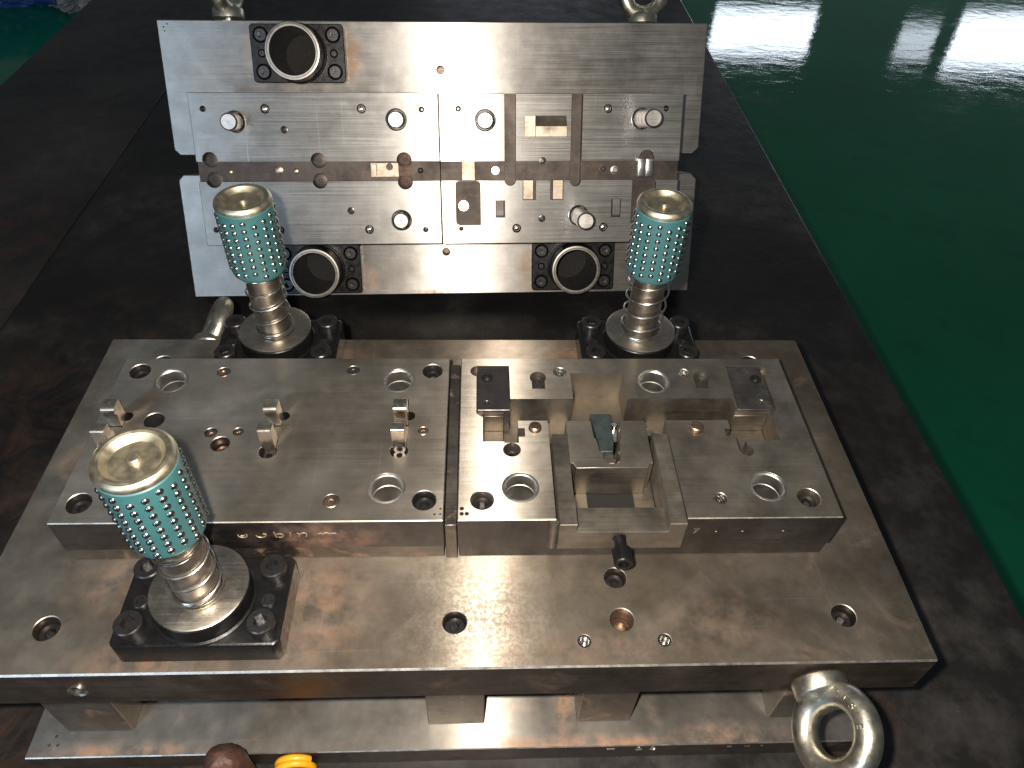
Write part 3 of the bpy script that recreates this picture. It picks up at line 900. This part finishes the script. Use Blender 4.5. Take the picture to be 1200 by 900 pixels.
def ring_text(e, s, a0, size, step):
    for i, ch in enumerate(s):
        cu = bpy.data.curves.new('t', 'FONT'); cu.body = ch; cu.size = size * MM; cu.extrude = 0.0004; cu.align_x = 'CENTER'; cu.align_y = 'CENTER'
        to = bpy.data.objects.new('t', cu); COL.objects.link(to)
        dg = bpy.context.evaluated_depsgraph_get()
        me = bpy.data.meshes.new_from_object(to.evaluated_get(dg))
        bpy.data.objects.remove(to); bpy.data.curves.remove(cu)
        me.materials.clear(); me.materials.append(M['eye'])
        o = bpy.data.objects.new('forged_letter', me); COL.objects.link(o); o.parent = e
        a = math.radians(a0 + i * step)
        rd = Vector((math.cos(a), 0, math.sin(a))); tg = Vector((-math.sin(a), 0, math.cos(a)))
        nrm = Vector((0, 1, 0))
        p_ = Vector((0, 0, 31.5)) + rd * 21.8 + nrm * 7.85
        o.matrix_local = Matrix.Translation(p_ * MM) @ Matrix((tg, nrm.cross(tg), nrm)).transposed().to_4x4()
ring_text(e1, 'C15', -52, 6.5, 17)
ring_text(e1, 'E', 12, 6.5, 17)
e2 = eyebolt(low, Vector((77, 300, -18)) - LO, frame((-0.05, 1, 0.06), (0.52, 0, 0.85)), 'zinc eyebolt on the back edge of the lower shoe')

# ------------------------------------------------------------------ upper die half, standing behind and leaning back
a_, yaw_, roll_ = 0.45265, 0.01946, 0.00544
us, uu, uw = Vector((0, math.sin(a_), math.cos(a_))), Vector((1, 0, 0)), Vector((0, -math.cos(a_), math.sin(a_)))
uu, us = math.cos(roll_) * uu + math.sin(roll_) * us, -math.sin(roll_) * uu + math.cos(roll_) * us
RY = Matrix.Rotation(yaw_, 3, 'Z')
uu, us, uw = RY @ uu, RY @ us, RY @ uw
up = tag(empty('upper_die'), 'upper stamping die half standing on edge behind, leaning back', 'stamping die')
up.matrix_world = Matrix.Translation(Vector((-27.08, 528.24, -136.93)) * MM) @ Matrix((uu, -uw, us)).transposed().to_4x4()
# local frame: x across, z up the plate, -y towards the viewer (so a height w above the shoe face is y = -w)
UWD, UHT = 604.0, 304.0
def ybox(b, x0, x1, z0, z1, w0, w1):
    box(b, x0, x1, -w1, -w0, z0, z1)
def ycyl(b, x, z, r, w0, w1, n=28):
    cyl(b, x, z, r, -w1, -w0, 'y', n)
def U(name, bm, mats, parent=None, **k):
    return obj(name, bm, mats, parent or up, **k)
bm = bmesh.new()
cr = 7
prism(bm, [(0, 0), (UWD, 0), (UWD, 142 - cr), (UWD - cr, 142), (572, 142), (572, 164), (UWD - cr, 164), (UWD, 164 + cr), (UWD, UHT), (0, UHT), (0, 164 + 6), (6, 164), (32, 164), (32, 142.5), (6, 142.5), (0, 142.5 - 6)],
      0, 38, 'y')
bev(bm, 0.9, 1)
c = bmesh.new()
for x, z, r in ((303.5, 254.7, 4.3), (304.2, 51.6, 4.6)):
    yhole(c, x, z, r, -20, 0)
for x, z in ((150.5, 270), (153, 34.5), (457, 35)):
    ycyl(c, x, z, 24.2, -45, 5, 48)
for x, z in ((7, 297), (11, 300), (7.5, 293)):
    ycyl(c, x, z, 0.9, -2, 2, 10)
bm = cut(bm, [c]); by_dir(bm, (0, -1, 0), 0)
ush = U('die_shoe', bm, ['upper_shoe', 'shoe_side', 'edge'])
# risers and clamp plate on the back, on which it rests
for x0, x1 in ((30, 80), (280, 322), (524, 574)):
    b = bmesh.new(); ybox(b, x0, x1, 70, 290, -132, -38.1)
    U('riser_block', b, 'riser', bevel=0.8)
b = bmesh.new(); ybox(b, 2, 602, 66, 296, -154, -132.1)
U('clamp_plate', b, 'riser', bevel=0.8)
# punch holders between shoe and strippers
b = bmesh.new(); ybox(b, 62, 300, 80, 222, 0.1, 42)
U('punch_holder', b, 'plate_side', bevel=0.5)
b = bmesh.new(); ybox(b, 307, 548, 80, 222, 0.1, 42)
U('punch_holder', b, 'plate_side', bevel=0.5)
ST = 95.0
CH0, CH1 = 140.9, 161.0
# left stripper
bm = bmesh.new(); ybox(bm, 54.5, 302.8, 75.6, 227.4, 55, ST); bev(bm, 0.5, 1)
c1 = bmesh.new(); ybox(c1, 40, 310, CH0, CH1, ST - 5, ST + 8)
c2 = bmesh.new()
circles = [(68.6, 162.8, 7.8, 6), (70, 142.8, 8.0, 6), (178.1, 161.8, 7.8, 7), (178.2, 141.4, 7.8, 5.6), (266.1, 162, 7.8, 9), (266.4, 140.2, 7.9, 9)]
for x, z, r, d in circles:
    ycyl(c2, x, z, r, ST - d - 0.6, ST + 9)
c3 = bmesh.new()
LS_h = [(67.9, 211.9, 2.9), (146.4, 192, 3.6), (286, 211.3, 2.7), (208.1, 110.8, 3.6), (285.8, 90.6, 2.7), (66, 92, 2.8)]
LS_dome = [(129.3, 211.9, 4.6), (225.5, 212, 4.6), (226.1, 91.1, 4.6), (132, 91, 4.6)]
LS_pin = [(98.0, 199.6, 117, 8.6), (259.8, 201.6, 99.5, 8.6), (260.5, 100.7, 102, 8.6), (98, 101, 112, 8.6)]
for x, z, r in LS_h:
    yhole(c3, x, z, r, ST - 12, ST, 0.3, 20)
for x, z, r in LS_dome:
    yhole(c3, x, z, r, ST - 8, ST, 0.3, 24)
for x, z, h, r in LS_pin:
    ycyl(c3, x, z, 11.0, ST - 14, ST + 8, 36)
bm = cut(bm, [c1, c2, c3]); 
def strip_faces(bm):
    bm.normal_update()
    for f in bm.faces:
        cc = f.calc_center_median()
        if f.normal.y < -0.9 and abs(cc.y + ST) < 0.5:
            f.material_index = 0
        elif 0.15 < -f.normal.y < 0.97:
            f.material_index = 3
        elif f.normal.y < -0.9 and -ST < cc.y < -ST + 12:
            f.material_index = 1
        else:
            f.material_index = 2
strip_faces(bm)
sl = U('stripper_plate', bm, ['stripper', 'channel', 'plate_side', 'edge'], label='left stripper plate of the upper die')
def stripper_bits(parent, domes, pins, holes):
    for x, z, r in domes:
        b = bmesh.new(); lathe(b, [(r - 0.9, ST - 7.8), (r - 0.9, ST - 1.6), (r - 1.6, ST - 0.4), (r - 2.8, ST + 0.3), (0, ST + 0.5)], x, z, 24, 'y-')
        U('stripper_bolt', b, 'bright', parent, smooth=60)
    for x, z, h, r in pins:
        b = bmesh.new(); lathe(b, [(11.0, ST - 13.9), (11.0, ST + 0.2), (10.5, ST + 0.4), (9.9, ST + 0.1), (9.6, ST - 13.9), (11, ST - 13.9)], x, z, 40, 'y-')
        U('bushing', b, 'bright', parent)
        b = bmesh.new()
        prof = [(r, ST - 13.9)]
        if h > ST + 12:
            for t in (0.25, 0.5, 0.75):
                zz = ST + (h - ST - 4) * t
                prof += [(r, zz - 0.6), (r - 0.35, zz - 0.3), (r - 0.35, zz + 0.3), (r, zz + 0.6)]
        prof += [(r, h - 1.8), (r - 0.5, h - 0.9), (r - 1.5, h), (0.9, h), (0.5, h - 0.5), (0, h - 0.6)]
        lathe(b, prof, x, z, 40, 'y-')
        U('guide_pin', b, 'pin', parent, smooth=22)
    for x, z, r in holes:
        b = bmesh.new(); lathe(b, [(0, ST - 11.8), (r - 0.1, ST - 11.8), (r - 0.1, ST - 5.5), (r * 0.45, ST - 5.2), (r * 0.4, ST - 7), (0, ST - 7)], x, z, 18, 'y-')
        U('set_screw', b, 'blackbolt', parent)
stripper_bits(sl, LS_dome, LS_pin, LS_h)
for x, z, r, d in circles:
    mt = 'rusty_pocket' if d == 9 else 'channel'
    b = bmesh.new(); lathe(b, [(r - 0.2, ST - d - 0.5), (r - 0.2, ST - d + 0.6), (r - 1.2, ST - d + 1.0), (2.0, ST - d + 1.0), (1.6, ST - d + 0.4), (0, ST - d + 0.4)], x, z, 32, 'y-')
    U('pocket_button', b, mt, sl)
b = bmesh.new(); ybox(b, 258.5, 274, 146, 156, ST - 4.9, ST - 4.2)
U('rust_shim', b, 'rusty_pocket', sl)
for x, z, r, mt in ((86.9, 150.5, 2.3, 'gold'), (136.4, 151.9, 4.4, 'copper'), (153.7, 151, 3.2, 'copper'), (282.4, 151.3, 3.0, 'channel')):
    b = bmesh.new(); lathe(b, [(r, ST - 5), (r, ST - 4.4), (r * 0.6, ST - 3.6), (0, ST - 3.3)], x, z, 20, 'y-')
    U('channel_pin', b, mt, sl)
b = bmesh.new(); ybox(b, 231.2, 259.5, 145.3, 158.8, ST - 4.9, ST - 3.0)
c = bmesh.new(); ycyl(c, 250.5, 155.3, 3.6, ST - 5.5, ST, 20)
b = cut(b, [c])
U('pilot_block', b, 'tan', sl, bevel=0.4)
b = bmesh.new(); ybox(b, 232.2, 237.2, 146.2, 158, ST - 2.95, ST - 0.6)
U('pilot_stop', b, 'tan', sl, bevel=0.3)

# right stripper
bm = bmesh.new(); ybox(bm, 303.7, 556, 75.2, 227.0, 55, ST); bev(bm, 0.5, 1)
c1 = bmesh.new(); ybox(c1, 290, 570, CH0, CH1 - 0.4, ST - 5, ST + 8)
def slot_pts(x0, x1, zt, zb):
    r = (x1 - x0) / 2
    return [(x1, zt), (x0, zt)] + circ((x0 + x1) / 2, zb, r, 13, math.pi, 2 * math.pi, True)
c2 = bmesh.new()
prism(c2, slot_pts(370.5, 382.5, 240, 141.5), -ST - 9, -ST + 11.5, 'y')
prism(c2, slot_pts(439.8, 451.6, 240, 140.5), -ST - 9, -ST + 11.5, 'y')
c3 = bmesh.new()
prism(c3, circ(322.5, 136.8, 4, 6, math.pi, math.pi / 2, True)[::-1][::-1] + circ(341, 136.8, 4, 6, math.pi / 2, 0, True) + [(345, 94.8)] + circ(323, 99.3, 4.6, 6, 1.5 * math.pi, math.pi, True), -ST - 7, -ST + 4, 'y')
prism(c3, [(506.8, 96), (556 + 9, 96), (556 + 9, 110), (532.5, 110), (532.5, 139), (530.5, 141), (506.8, 141)], -ST - 7, -ST + 6, 'y')
ybox(c3, 360.9, 371, 102.6, 120.4, ST - 6, ST + 7); ybox(c3, 485, 495.4, 102.5, 121.4, ST - 6, ST + 7)
ybox(c3, 389.8, 403.8, 120.9, 141.2, ST - 6, ST + 7); ybox(c3, 419, 433, 120.9, 141.2, ST - 6, ST + 7)
ycyl(c3, 520.8, 163.5, 8, ST - 8, ST + 7)
RS_h = [(323.4, 212, 2.7), (410.6, 160.6, 3.7), (538.3, 212.3, 3.0), (323.7, 91.2, 2.2), (410.5, 101.3, 3.7)]
RS_dome = [(477.6, 212, 4.5), (383.4, 91.1, 4.7), (477.5, 91.6, 4.7)]
RS_pin = [(350.7, 200.9, 97, 8.8), (513.3, 202.4, 149, 8.8), (450.0, 104.4, 149, 8.8)]
c4 = bmesh.new()
for x, z, r in RS_h:
    yhole(c4, x, z, r, ST - 12, ST, 0.3, 20)
for x, z, r in RS_dome:
    yhole(c4, x, z, r, ST - 8, ST, 0.3, 24)
for x, z, h, r in RS_pin:
    ycyl(c4, x, z, 11.0, ST - 14, ST + 6, 36)
bm = cut(bm, [c1, c2, c3, c4])
strip_faces(bm)
sr = U('stripper_plate', bm, ['stripper', 'channel', 'plate_side', 'edge'], label='right stripper plate of the upper die with two long slots')
stripper_bits(sr, RS_dome, RS_pin, RS_h)
for x, z, r, mt in ((361.3, 150.6, 2.8, 'bright'), (475.1, 152.3, 2.4, 'channel'), (487.9, 150.9, 2.9, 'bright')):
    b = bmesh.new(); lathe(b, [(r + 1.4, ST - 5), (r + 1.4, ST - 4.7), (r, ST - 4.6), (r, ST - 2.0), (r - 0.6, ST - 1.6), (0, ST - 1.6)], x, z, 22, 'y-')
    U('channel_pin', b, mt, sr)
b = bmesh.new(); ybox(b, 325.6, 339.4, 141.2, 160.5, ST - 4.9, ST - 0.8)
U('punch_block', b, 'tan', sr, bevel=0.4)
b = bmesh.new(); lathe(b, [(6.2, ST - 4.2), (6.2, ST + 0.5), (5.6, ST + 1.2), (0, ST + 1.2)], 326.8, 115.3, 32, 'y-')
U('locating_pin', b, 'bright', sr)
for x0, x1 in ((390.2, 400.9), (421.8, 432.6)):
    b = bmesh.new(); ybox(b, x0, x1, 121.3, 141.2, ST - 5.8, ST - 0.5)
    U('punch_block', b, 'tan', sr, bevel=0.3)
for x0, x1, z0, z1 in ((361.2, 369.6, 104.2, 120.2), (486.6, 495.2, 104, 121.2)):
    b = bmesh.new(); ybox(b, x0, x1, z0, z1, ST - 5.8, ST - 2.0)
    U('punch_block', b, 'plate_side', sr, bevel=0.3)
# ridge shaped forming punch
b = bmesh.new()
vv = [b.verts.new(p) for p in ((391, -ST + 0.2, 185), (391, -ST + 0.2, 205.5), (434.4, -ST + 0.2, 205.5), (434.4, -ST + 0.2, 185),
                               (391.4, -ST - 0.6, 185), (391.4, -ST - 0.6, 205.2), (402.2, -ST - 1.6, 205.2), (402.2, -ST - 1.6, 185.2), (402.2, -ST - 9, 195), (434.2, -ST - 9, 195), (434.2, -ST - 1.6, 205.2), (434.2, -ST - 9.4, 185.2), (402.2, -ST - 9.4, 185.2))]
for q in ((4, 5, 6, 8, 12, 7), (6, 10, 9, 8), (8, 9, 11, 12), (0, 1, 5, 4), (1, 2, 10, 6, 5), (2, 3, 11, 9, 10), (0, 4, 7, 12, 11, 3), (0, 3, 2, 1)):
    b.faces.new([vv[i] for i in q])
bmesh.ops.triangulate(b, faces=b.faces)
U('forming_punch', b, 'tan', sr, smooth=15)
# pilot punch at the channel end
b = bmesh.new(); ybox(b, 510.2, 518.4, 144.4, 163, ST - 4.9, ST + 9); ybox(b, 518.7, 526.6, 144.4, 163, ST - 4.9, ST + 8.4)
U('pilot_punch', b, 'bright', sr, bevel=0.6, segs=2)

# ---- guide bushings on the upper shoe
def guide_bushing(x, z, label):
    g = empty('guide_bushing', (x, 0, z), up)
    g['label'] = label
    b = bmesh.new()
    ch = 2.5
    prism(b, [(-50 + ch, -29.5), (50 - ch, -29.5), (50, -29.5 + ch), (50, 29.5 - ch), (50 - ch, 29.5), (-50 + ch, 29.5), (-50, 29.5 - ch), (-50, -29.5 + ch)], -13, -0.1, 'y')
    c = bmesh.new()
    for u in (-38.5, 38.5):
        for v in (-18.5, 18.5):
            ycyl(c, u, v, 7.6, 6, 20)
        ycyl(c, u, 0, 3.6, 6, 20, 20)
    ycyl(c, 0, 0, 24.2, -5, 20, 48)
    b = cut(b, [c])
    obj('flange', b, 'black', g, bevel=0.8)
    for u in (-38.5, 38.5):
        for v in (-18.5, 18.5):
            o = screw(g, u, -14.0, v, 6.7, 'blackbolt', 'bolt', 7, axis='y')
        b = bmesh.new(); lathe(b, [(0, 6), (3.3, 6), (3.3, 13.2), (2.7, 13.6), (1.6, 13.6), (1.3, 12), (0, 12)], u, 0, 20, 'y-')
        obj('dowel_pin', b, 'blackbolt', g)
    b = bmesh.new(); lathe(b, [(31, 12.9), (30.6, 14.5), (28.9, 15.2), (28.9, 37)], 0, 0, 64, 'y-')
    obj('collar', b, 'black', g)
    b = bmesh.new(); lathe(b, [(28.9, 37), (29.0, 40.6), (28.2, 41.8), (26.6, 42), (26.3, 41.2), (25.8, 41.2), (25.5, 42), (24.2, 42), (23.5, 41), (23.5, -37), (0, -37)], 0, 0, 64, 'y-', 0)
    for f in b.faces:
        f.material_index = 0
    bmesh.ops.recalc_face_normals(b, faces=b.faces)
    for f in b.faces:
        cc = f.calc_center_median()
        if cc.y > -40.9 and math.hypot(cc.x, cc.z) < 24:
            f.material_index = 2 if abs(f.normal.y) > 0.9 else 1  # bore end disc coloured black for the shade of a through hole
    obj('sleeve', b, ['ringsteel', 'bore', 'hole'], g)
    return g
guide_bushing(150.5, 270, 'black flanged guide bushing at the top left of the upper die')
guide_bushing(153, 34.5, 'black flanged guide bushing at the bottom left of the upper die')
guide_bushing(457, 35, 'black flanged guide bushing at the bottom right of the upper die')
eyebolt(up, (72, 19, 307), frame((0, 0, 1), (0.25, 1, 0)), 'left eyebolt on the top edge of the upper die')
eyebolt(up, (533, 19, 304.5), frame((0, 0, 1), (1, 0.25, 0)), 'right eyebolt on the top edge of the upper die')

# ------------------------------------------------------------------ small things on the bench and floor
o_ = Vector((184.5, -34.8, TZ))
b = bmesh.new(); pts = []
for i in range(9 * 30 + 1):
    t = i / 30
    yy = 30 - (t * 3.2 if t < 1 else 3.2 + (t - 1) * 7.4)
    pts.append((12.6 * math.cos(2 * math.pi * t + 0.6), yy, 15.3 + 12.6 * math.sin(2 * math.pi * t + 0.6)))
tube(b, pts, 2.6, 12)
sp = obj('coil_spring', b, 'yellow')
sp.location = o_ * MM
tag(sp, 'loose yellow painted coil spring lying in front of the base plate', 'spring')
b = bmesh.new()
prof = [(0, 0), (16, 0), (15.5, 20), (14.6, 48), (13.4, 60), (11, 67), (6.8, 71.5), (0, 73)]
lathe(b, prof, 0, 0, 40)
for v in b.verts:
    nn = mn.noise(v.co * 0.11) * 1.6 + mn.noise(v.co * 0.31) * 0.7
    v.co.x += v.co.z * 0.04 + v.co.x * 0.06 * nn
    v.co.y += v.co.y * 0.08 * nn
    v.co.z *= 1 + 0.02 * nn
rb = obj('rusty_bar', b, 'rustbar', smooth=60)
rb.location = Vector((146, -20, TZ)) * MM
rb.scale = (1, 1, 1.06)
tag(rb, 'rusty brown round topped steel bar standing beside the yellow spring', 'steel bar')

def crumple(name, mat, loc, size, seed, label, cat, amp):
    b = bmesh.new()
    bmesh.ops.create_icosphere(b, subdivisions=5, radius=1)
    for v in b.verts:
        d = v.co.normalized()
        q = d * 1.5 + Vector((seed, 0, 0))
        k = 1 + amp * mn.noise(q) + amp * 0.7 * abs(mn.noise(q * 2.7)) + amp * 0.35 * abs(mn.noise(q * 6.3))
        v.co = Vector((d.x * size[0] * k, d.y * size[1] * k, max(-0.45 * size[2], d.z * size[2] * k)))
    zmin = min(v.co.z for v in b.verts)
    for v in b.verts:
        v.co.z -= zmin
    o = obj(name, b, mat, smooth=50)
    o.location = Vector(loc) * MM
    return tag(o, label, cat)
crumple('plastic_bag', 'blueplastic', (-2130, 4130, FZ), (400, 230, 200), 3.0, 'crumpled blue plastic bag on the floor beyond the bench corner', 'bag', 0.35)
crumple('plastic_wrap', 'clearwrap', (-1745, 4120, FZ), (120, 230, 110), 8.0, 'crumpled grey plastic wrap beside the blue bag', 'plastic wrap', 0.6)
